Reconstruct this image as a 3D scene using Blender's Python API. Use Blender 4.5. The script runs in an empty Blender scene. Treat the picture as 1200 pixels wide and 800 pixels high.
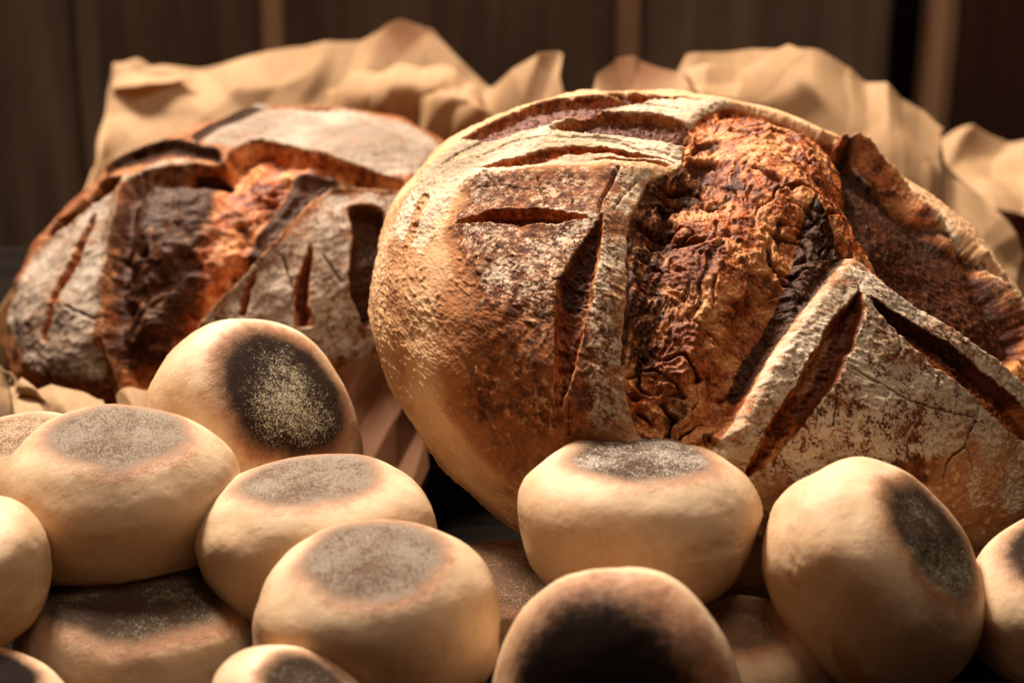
import bpy, math, random
import numpy as np
from mathutils import Vector, Matrix

random.seed(4)
sc = bpy.context.scene
C = sc.collection
R = math.radians

# ------------------------------------------------------------------ camera
PITCH = R(22.0)
CAM = np.array([0.0, -0.742, 0.400])
cam_d = bpy.data.cameras.new('camera')
cam_d.lens = 70.0
cam_d.sensor_width = 36.0
cam_d.clip_start = 0.01
cam_d.clip_end = 50.0
cam_d.dof.use_dof = True
cam_d.dof.focus_distance = 0.710
cam_d.dof.aperture_fstop = 9.0
cam_o = bpy.data.objects.new('camera', cam_d)
cam_o.location = CAM
cam_o.rotation_euler = (math.pi / 2 - PITCH, 0, 0)
C.objects.link(cam_o)
sc.camera = cam_o

# ------------------------------------------------------------------ world, lamps, exposure
w = bpy.data.worlds.new('World')
sc.world = w
w.use_nodes = True
w.node_tree.nodes['Background'].inputs[0].default_value = (0.50, 0.29, 0.18, 1)
w.node_tree.nodes['Background'].inputs[1].default_value = 0.10


def lamp(name, loc, target, size, power, col):
    d = bpy.data.lights.new(name, 'AREA')
    d.shape = 'DISK'
    d.size = size
    d.energy = power
    d.color = col
    o = bpy.data.objects.new(name, d)
    o.location = loc
    o.rotation_euler = (Vector(target) - Vector(loc)).to_track_quat('-Z', 'Y').to_euler()
    C.objects.link(o)
    return o


lamp('key_lamp', (-0.46, 0.96, 1.34), (0.02, 0.05, 0.08), 0.42, 96.0, (1.0, 0.87, 0.73))
lamp('fill_lamp', (-0.80, -0.60, 1.45), (0.0, 0.0, 0.05), 0.7, 1.9, (1.0, 0.59, 0.36))
lamp('room_lamp', (0.25, 0.10, 1.25), (0.1, 0.95, -0.15), 0.5, 7.0, (1.0, 0.80, 0.62))  # unseen light added to brighten the wall and the papers
sc.view_settings.view_transform = 'Standard'
sc.view_settings.look = 'None'
sc.view_settings.gamma = 1.0
sc.view_settings.use_curve_mapping = False
sc.view_settings.exposure = 0.0
sc.render.engine = 'CYCLES'

# ------------------------------------------------------------------ layout helpers
FWD = np.array([0, math.cos(PITCH), -math.sin(PITCH)])
UPV = np.array([0, math.sin(PITCH), math.cos(PITCH)])
RGT = np.array([1.0, 0, 0])
K = 36.0 / 70.0 / 1200.0


def ray(px, py):
    return FWD + (px - 600) * K * RGT - (py - 400) * K * UPV


def at(px, py, depth):
    return CAM + depth * ray(px, py)


def campt(v):
    """direction given as (right, up, towards the viewer) -> world"""
    v = np.array(v, float)
    v = v / np.linalg.norm(v)
    return v[0] * RGT + v[1] * UPV - v[2] * FWD


# ------------------------------------------------------------------ numpy noise
_rs = np.random.RandomState(7)
PERM = _rs.permutation(256).astype(np.int32)
PERM = np.concatenate([PERM, PERM, PERM])
GR = _rs.normal(size=(256, 3))
GR /= np.linalg.norm(GR, axis=1)[:, None]
GR = GR.astype(np.float32)
GX, GY, GZ = [np.ascontiguousarray(GR[:, k_]) for k_ in range(3)]


def perlin(p, seed=0):
    p = np.asarray(p, np.float32) + np.float32(seed * 17.31 + 100)
    fl = np.floor(p)
    f = p - fl
    i = fl.astype(np.int32) & 255
    u = f * f * f * (f * (f * 6 - 15) + 10)
    x, y, z = np.ascontiguousarray(f[:, 0]), np.ascontiguousarray(f[:, 1]), np.ascontiguousarray(f[:, 2])
    ux, uy, uz = u[:, 0], u[:, 1], u[:, 2]
    ix, iy, iz = i[:, 0], i[:, 1], i[:, 2]
    lay = []
    for dx in (0, 1):
        px_ = PERM[ix + dx]
        rows = []
        for dy in (0, 1):
            py_ = PERM[px_ + iy + dy]
            v = []
            for dz in (0, 1):
                h = PERM[py_ + iz + dz]
                v.append(GX[h] * (x - dx) + GY[h] * (y - dy) + GZ[h] * (z - dz))
            rows.append(v[0] + uz * (v[1] - v[0]))
        lay.append(rows[0] + uy * (rows[1] - rows[0]))
    return (lay[0] + ux * (lay[1] - lay[0])) * np.float32(1.6)


def fbm(p, oct=4, seed=0, gain=0.5):
    a, s, t = 1.0, 0, 0
    for k in range(oct):
        s = s + a * perlin(p * (2.03 ** k), seed + k)
        t += a
        a *= gain
    return s / t * 1.4


def ridged(p, oct=4, seed=0, gain=0.5):
    a, s, t = 1.0, 0, 0
    for k in range(oct):
        n = 1 - np.abs(perlin(p * (2.1 ** k), seed + k)) * 2.0
        s = s + a * n * np.abs(n)
        t += a
        a *= gain
    return s / t


def sstep(a, b, x):
    t = np.clip((x - a) / (b - a), 0, 1)
    return t * t * (3 - 2 * t)


# ------------------------------------------------------------------ 2D signed distances (in a loaf's own chart)
def seg_dist(q, a, b):
    ab = b - a
    L = max(float(ab @ ab), 1e-12)
    t = np.clip(((q - a) @ ab) / L, 0, 1)
    d = q - (a + t[:, None] * ab)
    return np.sqrt((d * d).sum(1)), t


def chaikin(P, closed):
    P = np.asarray(P, float)
    Q = np.roll(P, -1, axis=0) if closed else P[1:]
    A = P if closed else P[:-1]
    out = np.empty((2 * len(A), 2))
    out[0::2] = .82 * A + .18 * Q
    out[1::2] = .18 * A + .82 * Q
    if not closed:
        out = np.vstack([P[:1], out, P[-1:]])
    return out


def near(q, P, margin):
    lo, hi = P.min(0) - margin, P.max(0) + margin
    return np.where((q[:, 0] > lo[0]) & (q[:, 0] < hi[0]) & (q[:, 1] > lo[1]) & (q[:, 1] < hi[1]))[0]


def poly_sd(q, P, margin):
    """signed distance, positive inside; far outside = -margin"""
    out = np.full(len(q), -margin, np.float64)
    idx = near(q, P, margin)
    if not len(idx):
        return out
    s = q[idx]
    dmin = np.full(len(s), 1e9)
    ins = np.zeros(len(s), bool)
    n = len(P)
    for i in range(n):
        a, b = P[i], P[(i + 1) % n]
        d, _ = seg_dist(s, a, b)
        dmin = np.minimum(dmin, d)
        c = ((a[1] > s[:, 1]) != (b[1] > s[:, 1]))
        with np.errstate(divide='ignore', invalid='ignore'):
            xx = (b[0] - a[0]) * (s[:, 1] - a[1]) / (b[1] - a[1] if b[1] != a[1] else 1e-9) + a[0]
        ins ^= c & (s[:, 0] < xx)
    out[idx] = np.where(ins, dmin, -dmin)
    return np.maximum(out, -margin)


def line_d(q, P, margin):
    """distance to a polyline"""
    out = np.full(len(q), margin, np.float64)
    idx = near(q, P, margin)
    if not len(idx):
        return out
    s = q[idx]
    dm = np.full(len(s), 1e9)
    for i in range(len(P) - 1):
        d, _ = seg_dist(s, P[i], P[i + 1])
        dm = np.minimum(dm, d)
    out[idx] = np.minimum(dm, margin)
    return out


# ------------------------------------------------------------------ object helpers
def prop(o, label=None, cat=None, group=None, kind=None):
    if label: o['label'] = label
    if cat: o['category'] = cat
    if group: o['group'] = group
    if kind: o['kind'] = kind
    return o


def mesh_obj(name, verts, faces, mat, parent=None, smooth=True, attrs=None):
    me = bpy.data.meshes.new(name)
    verts = np.ascontiguousarray(verts, np.float32)
    faces = np.ascontiguousarray(faces, np.int32)
    nf, k = faces.shape
    me.vertices.add(len(verts))
    me.vertices.foreach_set('co', verts.ravel())
    me.loops.add(nf * k)
    me.loops.foreach_set('vertex_index', faces.ravel())
    me.polygons.add(nf)
    me.polygons.foreach_set('loop_start', np.arange(0, nf * k, k, dtype=np.int32))
    me.update(calc_edges=True)
    me.polygons.foreach_set('use_smooth', np.full(nf, smooth))
    if attrs:
        for n, v in attrs.items():
            a = me.attributes.new(n, 'FLOAT', 'POINT')
            a.data.foreach_set('value', np.ascontiguousarray(v, np.float32))
    if mat: me.materials.append(mat)
    o = bpy.data.objects.new(name, me)
    C.objects.link(o)
    if parent: o.parent = parent
    return o


def empty(name, loc=(0, 0, 0)):
    o = bpy.data.objects.new(name, None)
    o.empty_display_size = 0.02
    o.location = loc
    C.objects.link(o)
    return o


def grid_faces(nu, nv):
    i = np.arange(nu * nv).reshape(nu, nv)
    return np.stack([i[:-1, :-1], i[1:, :-1], i[1:, 1:], i[:-1, 1:]], -1).reshape(-1, 4)


# ------------------------------------------------------------------ material helpers
class Mat:
    def __init__(s, name, rough=0.8, spec=0.3):
        s.m = bpy.data.materials.new(name)
        s.m.use_nodes = True
        s.nt = s.m.node_tree
        s.N = s.nt.nodes
        s.b = s.N['Principled BSDF']
        s.b.inputs['Roughness'].default_value = rough
        s.b.inputs['Specular IOR Level'].default_value = spec

    def link(s, a, b):
        s.nt.links.new(a, b)

    def attr(s, name):
        n = s.N.new('ShaderNodeAttribute')
        n.attribute_name = name
        return n.outputs['Fac']

    def obj(s):
        return s.N.new('ShaderNodeTexCoord').outputs['Object']

    def scaled(s, v, sc_):
        n = s.N.new('ShaderNodeMapping')
        n.inputs['Scale'].default_value = sc_
        s.link(v, n.inputs['Vector'])
        return n.outputs[0]

    def noise(s, vec, scale, detail=4, rough=0.55, dist=0.0):
        n = s.N.new('ShaderNodeTexNoise')
        n.inputs['Scale'].default_value = scale
        n.inputs['Detail'].default_value = detail
        n.inputs['Roughness'].default_value = rough
        n.inputs['Distortion'].default_value = dist
        if vec is not None: s.link(vec, n.inputs['Vector'])
        return n.outputs['Fac']

    def voro(s, vec, scale, rnd=1.0, feat='F1'):
        n = s.N.new('ShaderNodeTexVoronoi')
        n.feature = feat
        n.inputs['Scale'].default_value = scale
        n.inputs['Randomness'].default_value = rnd
        if vec is not None: s.link(vec, n.inputs['Vector'])
        return n.outputs['Distance']

    def math(s, op, a, b=None, clamp=False):
        n = s.N.new('ShaderNodeMath')
        n.operation = op
        n.use_clamp = clamp
        for i, x in enumerate((a, b)):
            if x is None: continue
            if isinstance(x, (int, float)): n.inputs[i].default_value = x
            else: s.link(x, n.inputs[i])
        return n.outputs[0]

    def rng(s, v, a, b, c=0.0, d=1.0, smooth=True):
        n = s.N.new('ShaderNodeMapRange')
        n.interpolation_type = 'SMOOTHSTEP' if smooth else 'LINEAR'
        for k, x in zip(('From Min', 'From Max', 'To Min', 'To Max'), (a, b, c, d)):
            if isinstance(x, (int, float)): n.inputs[k].default_value = x
            else: s.link(x, n.inputs[k])
        s.link(v, n.inputs['Value'])
        return n.outputs[0]

    def mix(s, f, a, b):
        n = s.N.new('ShaderNodeMix')
        n.data_type = 'RGBA'
        n.clamp_factor = True
        for k, x in ((0, f), (6, a), (7, b)):
            if isinstance(x, (int, float)): n.inputs[k].default_value = x
            elif isinstance(x, tuple): n.inputs[k].default_value = (*x, 1)
            else: s.link(x, n.inputs[k])
        return n.outputs[2]

    def color(s, c):
        s.link(c, s.b.inputs['Base Color'])

    def bump(s, h, strength=0.5, dist=0.001, normal=None):
        n = s.N.new('ShaderNodeBump')
        n.inputs['Strength'].default_value = strength
        n.inputs['Distance'].default_value = dist
        s.link(h, n.inputs['Height'])
        if normal is not None: s.link(normal, n.inputs['Normal'])
        s.link(n.outputs[0], s.b.inputs['Normal'])
        return n.outputs[0]


# ================================================================== THE SETTING
def make_setting():
    m = Mat('dark_table_wood', 0.9, 0.03)
    v = m.scaled(m.obj(), (3, 40, 3))
    n = m.noise(v, 3.0, 6, 0.6)
    m.color(m.mix(m.rng(n, .35, .7), (.003, .002, .0015), (.010, .006, .004)))
    m.bump(n, .4, .002)
    nx, ny = 12, 12
    x = np.linspace(-1.6, 1.6, nx)
    y = np.linspace(-1.2, 0.40, ny)
    X, Y = np.meshgrid(x, y, indexing='ij')
    top = np.stack([X, Y, np.zeros_like(X)], -1).reshape(-1, 3)
    o = mesh_obj('table_top', top, grid_faces(nx, ny), m.m, smooth=False)
    sol = o.modifiers.new('thick', 'SOLIDIFY')
    sol.thickness = 0.03
    sol.offset = -1
    prop(o, 'dark wooden table top under the rolls and loaves', kind='structure')

    # plank wall behind
    wall = empty('wall', (0, 0.80, 0))
    prop(wall, 'wall of dark brown upright wooden planks behind the bread', kind='structure')

    def wood(name, c1, c2):
        m = Mat(name, 0.8, 0.15)
        v = m.scaled(m.obj(), (22, 22, 1.6))
        n = m.noise(v, 2.2, 7, 0.62, 0.6)
        n2 = m.noise(m.scaled(m.obj(), (3, 3, 1)), 5.0, 4)
        c = m.mix(m.rng(n, .3, .72), c1, c2)
        m.color(m.mix(m.rng(n2, .35, .75, 0, .55), c, tuple(k * .6 for k in c1)))
        m.bump(n, .5, .002)
        return m.m
    brown = wood('weathered_brown_wood', (.10, .062, .043), (.20, .130, .092))
    grey = wood('grey_brown_wood', (.14, .095, .068), (.26, .185, .135))
    red = wood('dark_red_wood', (.05, .022, .015), (.08, .036, .024))
    tan = wood('worn_tan_wood', (.40, .23, .13), (.55, .34, .20))
    gap = Mat('dark_gap', 0.9, 0.05)
    gap.b.inputs['Base Color'].default_value = (.006, .004, .003, 1)
    D = 1.55
    yw = 0.80

    def xw(px):                       # world x on the wall for a column of the layout
        return (px - 600) * K * (yw - CAM[1]) / math.cos(PITCH) * 0.93

    def board(name, x0, x1, mat, proud=0.0, bev=0.006, z0=-1.2, z1=.30, th=.022):
        segs = [(x0, th * 0), (x0, proud + th - bev), (x0 + bev, proud + th), (x1 - bev, proud + th), (x1, proud + th - bev), (x1, 0)]
        zs = np.linspace(z0, z1, 24)
        V = []
        for i, z in enumerate(zs):
            for (xx, d) in segs:
                V.append((xx + .0012 * math.sin(z * 21 + x0 * 40), -d, z))
        o = mesh_obj(name, np.array(V), grid_faces(len(zs), len(segs)), mat, wall, smooth=False)
        return o
    board('backing_board', -1.6, 1.6, gap.m, -.03, .001, th=.02)
    edges = [-1060, -640, -230, 105, 322, 738]
    mats = [brown, grey, brown, brown, brown]
    mats = [grey, brown, grey, brown, brown]
    for i in range(len(edges) - 1):
        board('plank', xw(edges[i]) + .002, xw(edges[i + 1]) - .002, mats[i], .001 * (i % 2))
        board('edge_batten', xw(edges[i + 1]) - .010, xw(edges[i + 1]) + .008, tan if i >= 3 else grey, .010, .004)
    board('plank', xw(752), xw(1045), grey, 0)
    board('edge_batten', xw(1083), xw(1116), tan, .016, .010)
    board('plank', xw(1116) + .001, xw(1500), red, .003)
    board('plank', xw(1502), xw(1900), brown, 0)
    board('plank', xw(1902), xw(2300), grey, 0)


make_setting()


# ================================================================== KRAFT PAPER
def paper_mat():
    m = Mat('brown_kraft_paper', 0.72, 0.25)
    v = m.obj()
    fib = m.noise(m.scaled(v, (1, 1, 1)), 420, 3, .6)
    blot = m.noise(v, 9, 4, .55)
    c = m.mix(m.rng(blot, .35, .7), (.56, .36, .19), (.66, .45, .255))
    c = m.mix(m.rng(fib, .35, .75, 0, .35), c, (.38, .20, .09))
    c = m.mix(m.rng(m.attr('burnt'), 0, 1, 0, .9), c, (.27, .095, .035))  # mask darkens scorched spots and carries painted shade
    m.color(c)
    m.bump(fib, .25, .0004)
    tr = m.N.new('ShaderNodeBsdfTranslucent')
    m.link(c, tr.inputs['Color'])
    mx = m.N.new('ShaderNodeMixShader')
    mx.inputs[0].default_value = .50
    m.link(m.b.outputs[0], mx.inputs[1])
    m.link(tr.outputs[0], mx.inputs[2])
    m.link(mx.outputs[0], m.N['Material Output'].inputs['Surface'])
    return m.m


PAPER = paper_mat()


def resample(P, n):
    P = np.asarray(P, float)
    d = np.r_[0, np.cumsum(np.linalg.norm(np.diff(P, axis=0), axis=1))]
    t = np.linspace(0, d[-1], n)
    return np.stack([np.interp(t, d, P[:, k]) for k in range(P.shape[1])], -1)


def paper_sheet(name, top, bottom, mids=(), nu=260, nv=160, crumple=0.006, seed=0, parent=None, freq=16, burnt=None,
                edge=0.0015):
    """a crumpled sheet hung between world-space polylines bottom .. mids .. top"""
    rows = [resample(bottom, nu)] + [resample(m_, nu) for m_ in mids] + [resample(top, nu)]
    rows = np.array(rows)
    t = np.linspace(0, len(rows) - 1, nv)
    V = np.empty((nu, nv, 3))
    # smooth interpolation through the rows
    for j, tt in enumerate(t):
        i = min(int(tt), len(rows) - 2)
        f = tt - i
        p0 = rows[max(i - 1, 0)]
        p1, p2 = rows[i], rows[i + 1]
        p3 = rows[min(i + 2, len(rows) - 1)]
        V[:, j] = .5 * ((2 * p1) + (-p0 + p2) * f + (2 * p0 - 5 * p1 + 4 * p2 - p3) * f * f + (-p0 + 3 * p1 - 3 * p2 + p3) * f ** 3)
    P = V.reshape(-1, 3)
    du = np.gradient(V, axis=0)
    dv = np.gradient(V, axis=1)
    N = np.cross(du, dv).reshape(-1, 3)
    N /= np.linalg.norm(N, axis=1)[:, None] + 1e-9
    # creases: folded (abs) noise, flat facets with sharp ridges
    # sharp folds between flat facets: bent triangle waves in several directions
    rs = np.random.RandomState(seed)
    wv = .55 * perlin(P * 8, seed + 5) + .18 * perlin(P * 20, seed + 6)
    h = np.zeros(len(P))
    for k_ in range(11):
        a_ = rs.uniform(0, math.pi)
        f_ = freq * rs.uniform(.4, 1.0) * (1.0 if k_ < 6 else 1.8)
        u_ = (P[:, 0] * math.cos(a_) + P[:, 2] * math.sin(a_) + P[:, 1] * .35 * math.sin(a_)) * f_ + wv * rs.uniform(.6, 2) + rs.uniform(0, 9)
        tri = 2 * np.abs(u_ - np.floor(u_ + .5))
        on = sstep(-.02, .34, perlin(P * rs.uniform(6, 11), seed + 20 + k_))
        h += (tri - .5) * on * (freq / f_) ** .55 * 1.35
    h += .30 * perlin(P * 7, seed + 3) + .05 * perlin(P * 90, seed + 4)
    P = P + N * (h * crumple * 2)[:, None]
    jag = np.zeros((nu, nv))
    attrs = {'burnt': np.zeros(len(P))}
    if burnt is not None:
        attrs['burnt'] = burnt(P, V.reshape(-1, 3))
    o = mesh_obj(name, P, grid_faces(nu, nv), PAPER, parent, attrs=attrs)
    s = o.modifiers.new('thick', 'SOLIDIFY')
    s.thickness = 0.00035
    return o


def pts(lst):
    return [at(*p) for p in lst]


def make_papers():
    # sheet under and behind the round loaf at the back
    A = empty('kraft_paper', at(330, 480, 1.1))
    prop(A, 'crumpled tan kraft paper standing up behind the rear loaf and folded around its foot', 'paper',
         'sheets of brown kraft paper')
    A.location = (0, 0, 0)
    top = pts([(118, 215, 1.16), (122, 160, 1.19), (131, 100, 1.22), (136, 76, 1.22), (170, 80, 1.22), (230, 78, 1.23), (300, 66, 1.23), (345, 56, 1.22),
               (420, 46, 1.20), (470, 24, 1.18), (505, 34, 1.16), (535, 66, 1.15), (572, 100, 1.14), (592, 92, 1.12),
               (630, 62, 1.10), (656, 60, 1.10), (657, 92, 1.09), (668, 130, 1.08)])
    mid = pts([(58, 284, 1.08), (92, 262, 1.12), (124, 236, 1.16), (230, 215, 1.18), (330, 200, 1.18), (430, 190, 1.16), (520, 190, 1.13),
               (600, 190, 1.10), (680, 200, 1.07)])
    bot = pts([(-50, 430, 1.00), (80, 450, 1.08), (180, 450, 1.10), (330, 440, 1.11), (480, 430, 1.10), (600, 430, 1.08), (700, 430, 1.06)])

    def burnt(P, V):
        d = np.linalg.norm(V - at(480, 24, 1.18), axis=1)
        d2 = np.linalg.norm(V - at(640, 100, 1.10), axis=1)
        return sstep(.05, .005, d) * .8 + sstep(.03, .0, d2) * .3
    paper_sheet('back_fold', top, bot, [mid], 320, 200, .0013, 3, A, 17, burnt)
    # a folded-over flap across the top of that sheet (the pale lip)
    paper_sheet('turned_lip',
                pts([(385, 100, 1.165), (430, 84, 1.16), (480, 78, 1.15), (530, 84, 1.13), (575, 112, 1.11)]),
                pts([(330, 190, 1.16), (400, 180, 1.14), (470, 170, 1.13), (530, 175, 1.11), (590, 180, 1.09)]),
                [pts([(375, 128, 1.15), (430, 108, 1.13), (480, 104, 1.12), (535, 112, 1.10), (590, 135, 1.08)])], 120, 80, .0025, 11, A, 18)
    paper_sheet('turned_corner',
                pts([(133, 76, 1.222), (160, 72, 1.221), (195, 84, 1.22)]),
                pts([(131, 103, 1.205), (160, 100, 1.20), (230, 84, 1.215)]), [], 40, 20, .001, 13, A, 25)
    # left side, coming round the foot of the loaf to the front
    paper_sheet('side_fold',
                pts([(-40, 350, .98), (-10, 412, .92), (6, 440, .87), (30, 456, .86), (60, 446, .86), (95, 458, .86), (120, 472, .85)]),
                pts([(-60, 520, .92), (-10, 520, .87), (20, 540, .83), (60, 545, .82), (100, 540, .82), (150, 540, .82)]),
                [pts([(-50, 430, .93), (-10, 460, .88), (15, 480, .845), (50, 478, .85), (80, 486, .83), (130, 500, .83)])],
                150, 110, .0014, 21, A, 16)
    paper_sheet('front_fold',
                pts([(140, 470, .86), (180, 462, .85), (230, 450, .85), (330, 475, .87), (362, 490, .88)]),
                pts([(140, 560, .80), (200, 560, .80), (300, 570, .80), (362, 580, .81)]),
                [pts([(140, 510, .83), (190, 510, .83), (300, 515, .84), (362, 530, .85)])],
                170, 120, .0026, 31, A, 22)

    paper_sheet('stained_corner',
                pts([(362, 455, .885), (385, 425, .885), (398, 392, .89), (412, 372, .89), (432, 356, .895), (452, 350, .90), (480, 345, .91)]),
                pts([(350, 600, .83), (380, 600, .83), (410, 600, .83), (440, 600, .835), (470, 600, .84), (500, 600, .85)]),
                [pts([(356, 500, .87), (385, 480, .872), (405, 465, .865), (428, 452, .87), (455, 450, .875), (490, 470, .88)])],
                120, 120, .0022, 37, A, 30, lambda P, V: np.full(len(P), .9))  # whole scrap tinted dark brown: its shade is put into the colour
    # sheet behind the big loaf
    B = empty('kraft_paper', (0, 0, 0))
    prop(B, 'crumpled tan kraft paper rising behind the big cracked loaf at upper right', 'paper', 'sheets of brown kraft paper')
    top = pts([(690, 120, 1.03), (700, 88, 1.04), (722, 74, 1.05), (742, 66, 1.05), (765, 76, 1.05), (792, 88, 1.05), (802, 70, 1.06), (830, 62, 1.07), (880, 57, 1.08),
               (925, 55, 1.08), (960, 62, 1.08), (1000, 78, 1.08), (1016, 92, 1.08), (1040, 96, 1.07), (1058, 114, 1.07), (1082, 124, 1.07),
               (1108, 148, 1.06), (1116, 190, 1.06), (1150, 235, 1.05), (1200, 300, 1.03)])
    mid = pts([(690, 200, 1.0), (780, 180, 1.01), (850, 170, 1.02), (920, 170, 1.03), (1000, 185, 1.03), (1060, 205, 1.03), (1110, 250, 1.03), (1150, 290, 1.02),
               (1200, 350, 1.0)])
    bot = pts([(690, 400, .98), (800, 400, .99), (900, 400, 1.0), (1000, 410, 1.0), (1100, 420, 1.0), (1200, 430, .98), (1260, 440, .97)])

    def burntB(P, V):
        d = np.linalg.norm(V - at(742, 70, 1.05), axis=1)
        return sstep(.040, .012, d) * .75
    paper_sheet('standing_fold', top, bot, [mid], 320, 200, .0013, 43, B, 14, burntB)
    paper_sheet('turned_lip',
                pts([(800, 84, 1.045), (850, 84, 1.045), (885, 78, 1.05), (925, 58, 1.06)]),
                pts([(820, 120, 1.02), (870, 112, 1.02), (900, 100, 1.03), (945, 66, 1.05)]), [], 70, 40, .002, 51, B, 22)

    Cc = empty('kraft_paper', (0, 0, 0))
    prop(Cc, 'flatter tan kraft paper sheet with a long level fold, at the right edge', 'paper', 'sheets of brown kraft paper')
    paper_sheet('level_fold',
                pts([(1060, 164, 1.20), (1120, 158, 1.20), (1200, 160, 1.19), (1320, 166, 1.17)]),
                pts([(1060, 460, 1.12), (1120, 460, 1.12), (1200, 460, 1.11), (1330, 470, 1.08)]),
                [pts([(1060, 245, 1.16), (1120, 243, 1.15), (1200, 236, 1.14), (1320, 250, 1.13)]),
                 pts([(1060, 262, 1.14), (1120, 262, 1.13), (1200, 250, 1.12), (1320, 270, 1.11)])], 170, 170, .0035, 61, Cc, 12)


make_papers()


# ================================================================== LOAF MACHINERY
def crust_mat(name, back=False):
    fl1, fl2 = ((.22, .17, .125), (.46, .385, .305)) if back else ((.29, .215, .14), (.64, .53, .39))
    m = Mat(name, 0.7, 0.25)
    v = m.obj()
    flour, char, torn, bake, rim, cav = [m.attr(a) for a in ('flour', 'char', 'torn', 'bake', 'rim', 'cavity')]
    f1 = m.noise(v, 900, 4, .65)
    f2 = m.noise(v, 260, 5, .6)
    f3 = m.noise(v, 70, 5, .6)
    f4 = m.noise(v, 22, 4, .55)
    spots = m.voro(v, 190)
    spots2 = m.voro(v, 420)
    # --- smooth baked crust
    gold = m.mix(m.rng(f3, .35, .68), (.33, .125, .042), (.49, .245, .105))
    gold = m.mix(m.rng(bake, .0, .55), (.68, .45, .25), gold)
    brown = m.mix(m.rng(f2, .35, .68), (.075, .022, .008), (.30, .088, .020))
    crust = m.mix(m.rng(m.math('ADD', bake, m.math('MULTIPLY', m.math('ADD', m.math('SUBTRACT', f3, .5), m.math('MULTIPLY', m.math('SUBTRACT', f4, .5), .8)), 1.1)), .42, .98), gold, brown)
    sp = m.math('MULTIPLY', m.rng(spots, .30, .12), m.rng(f4, .40, .60))
    crust = m.mix(m.math('MULTIPLY', sp, .35), crust, (.82, .56, .29))
    crust = m.mix(m.math('MULTIPLY', m.rng(spots2, .28, .1), .16), crust, (.80, .52, .25))
    # --- torn crumb
    t1 = m.mix(m.rng(f2, .38, .62), (.11, .018, .004), (.45, .105, .018))
    t2 = m.mix(m.rng(f3, .45, .62), t1, (.55, .18, .042))
    t3 = m.mix(m.rng(m.math('ADD', m.math('MULTIPLY', f1, .6), m.math('MULTIPLY', f3, .4)),  .50, .60, 0, .50), t2, (.80, .52, .27))
    t3 = m.mix(m.rng(cav, .05, .75, 0, .93), t3, (.085, .016, .004))  # shade of holes and cuts put into the crumb colour
    col = m.mix(torn, crust, t3)
    # --- flour dusting
    g = m.math('ADD', m.math('MULTIPLY', f1, .55), m.math('MULTIPLY', f2, .45))
    th = m.math('ADD', g, m.math('MULTIPLY', m.math('SUBTRACT', f3, .5), .35))
    thr = m.rng(flour, 0, 1, .70, .385, smooth=False)
    fm = m.rng(m.math('SUBTRACT', th, thr), -.04, .07)
    fc = m.mix(m.rng(f4, .35, .65), fl1, fl2)
    fm = m.math('MULTIPLY', fm, m.rng(flour, .02, .25))
    col = m.mix(m.math('MULTIPLY', fm, .92), col, fc)
    # --- charred, plus shade painted through the same mask
    ch = m.rng(m.math('ADD', char, m.math('MULTIPLY', m.math('SUBTRACT', f2, .5), .9)), .35, .75)
    cc = m.mix(m.rng(f1, .45, .68), (.018, .008, .0045), (.115, .040, .017))
    col = m.mix(m.math('MULTIPLY', ch, .96), col, cc)
    # --- pale crisp rims of the flaps
    col = m.mix(m.rng(m.math('MULTIPLY', rim, m.rng(f2, .25, .6, .3, 1.1)), .35, .95, 0, .6), col, (.72, .47, .26))
    m.color(col)
    m.link(m.rng(torn, 0, 1, .78, .5), m.b.inputs['Roughness'])
    m.link(m.math('MULTIPLY', m.rng(torn, 0, 1, .14, .16), m.rng(char, .2, .8, 1, .45)), m.b.inputs['Specular IOR Level'])
    h = m.math('ADD', m.math('MULTIPLY', f2, m.rng(torn, 0, 1, .22, 1.0)), m.math('MULTIPLY', f1, .45))
    h = m.math('ADD', h, m.math('MULTIPLY', m.rng(spots, .35, .05), m.math('MULTIPLY', m.math('SUBTRACT', 1.0, torn), .25)))
    m.bump(h, .75, .0011)
    return m.m


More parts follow.
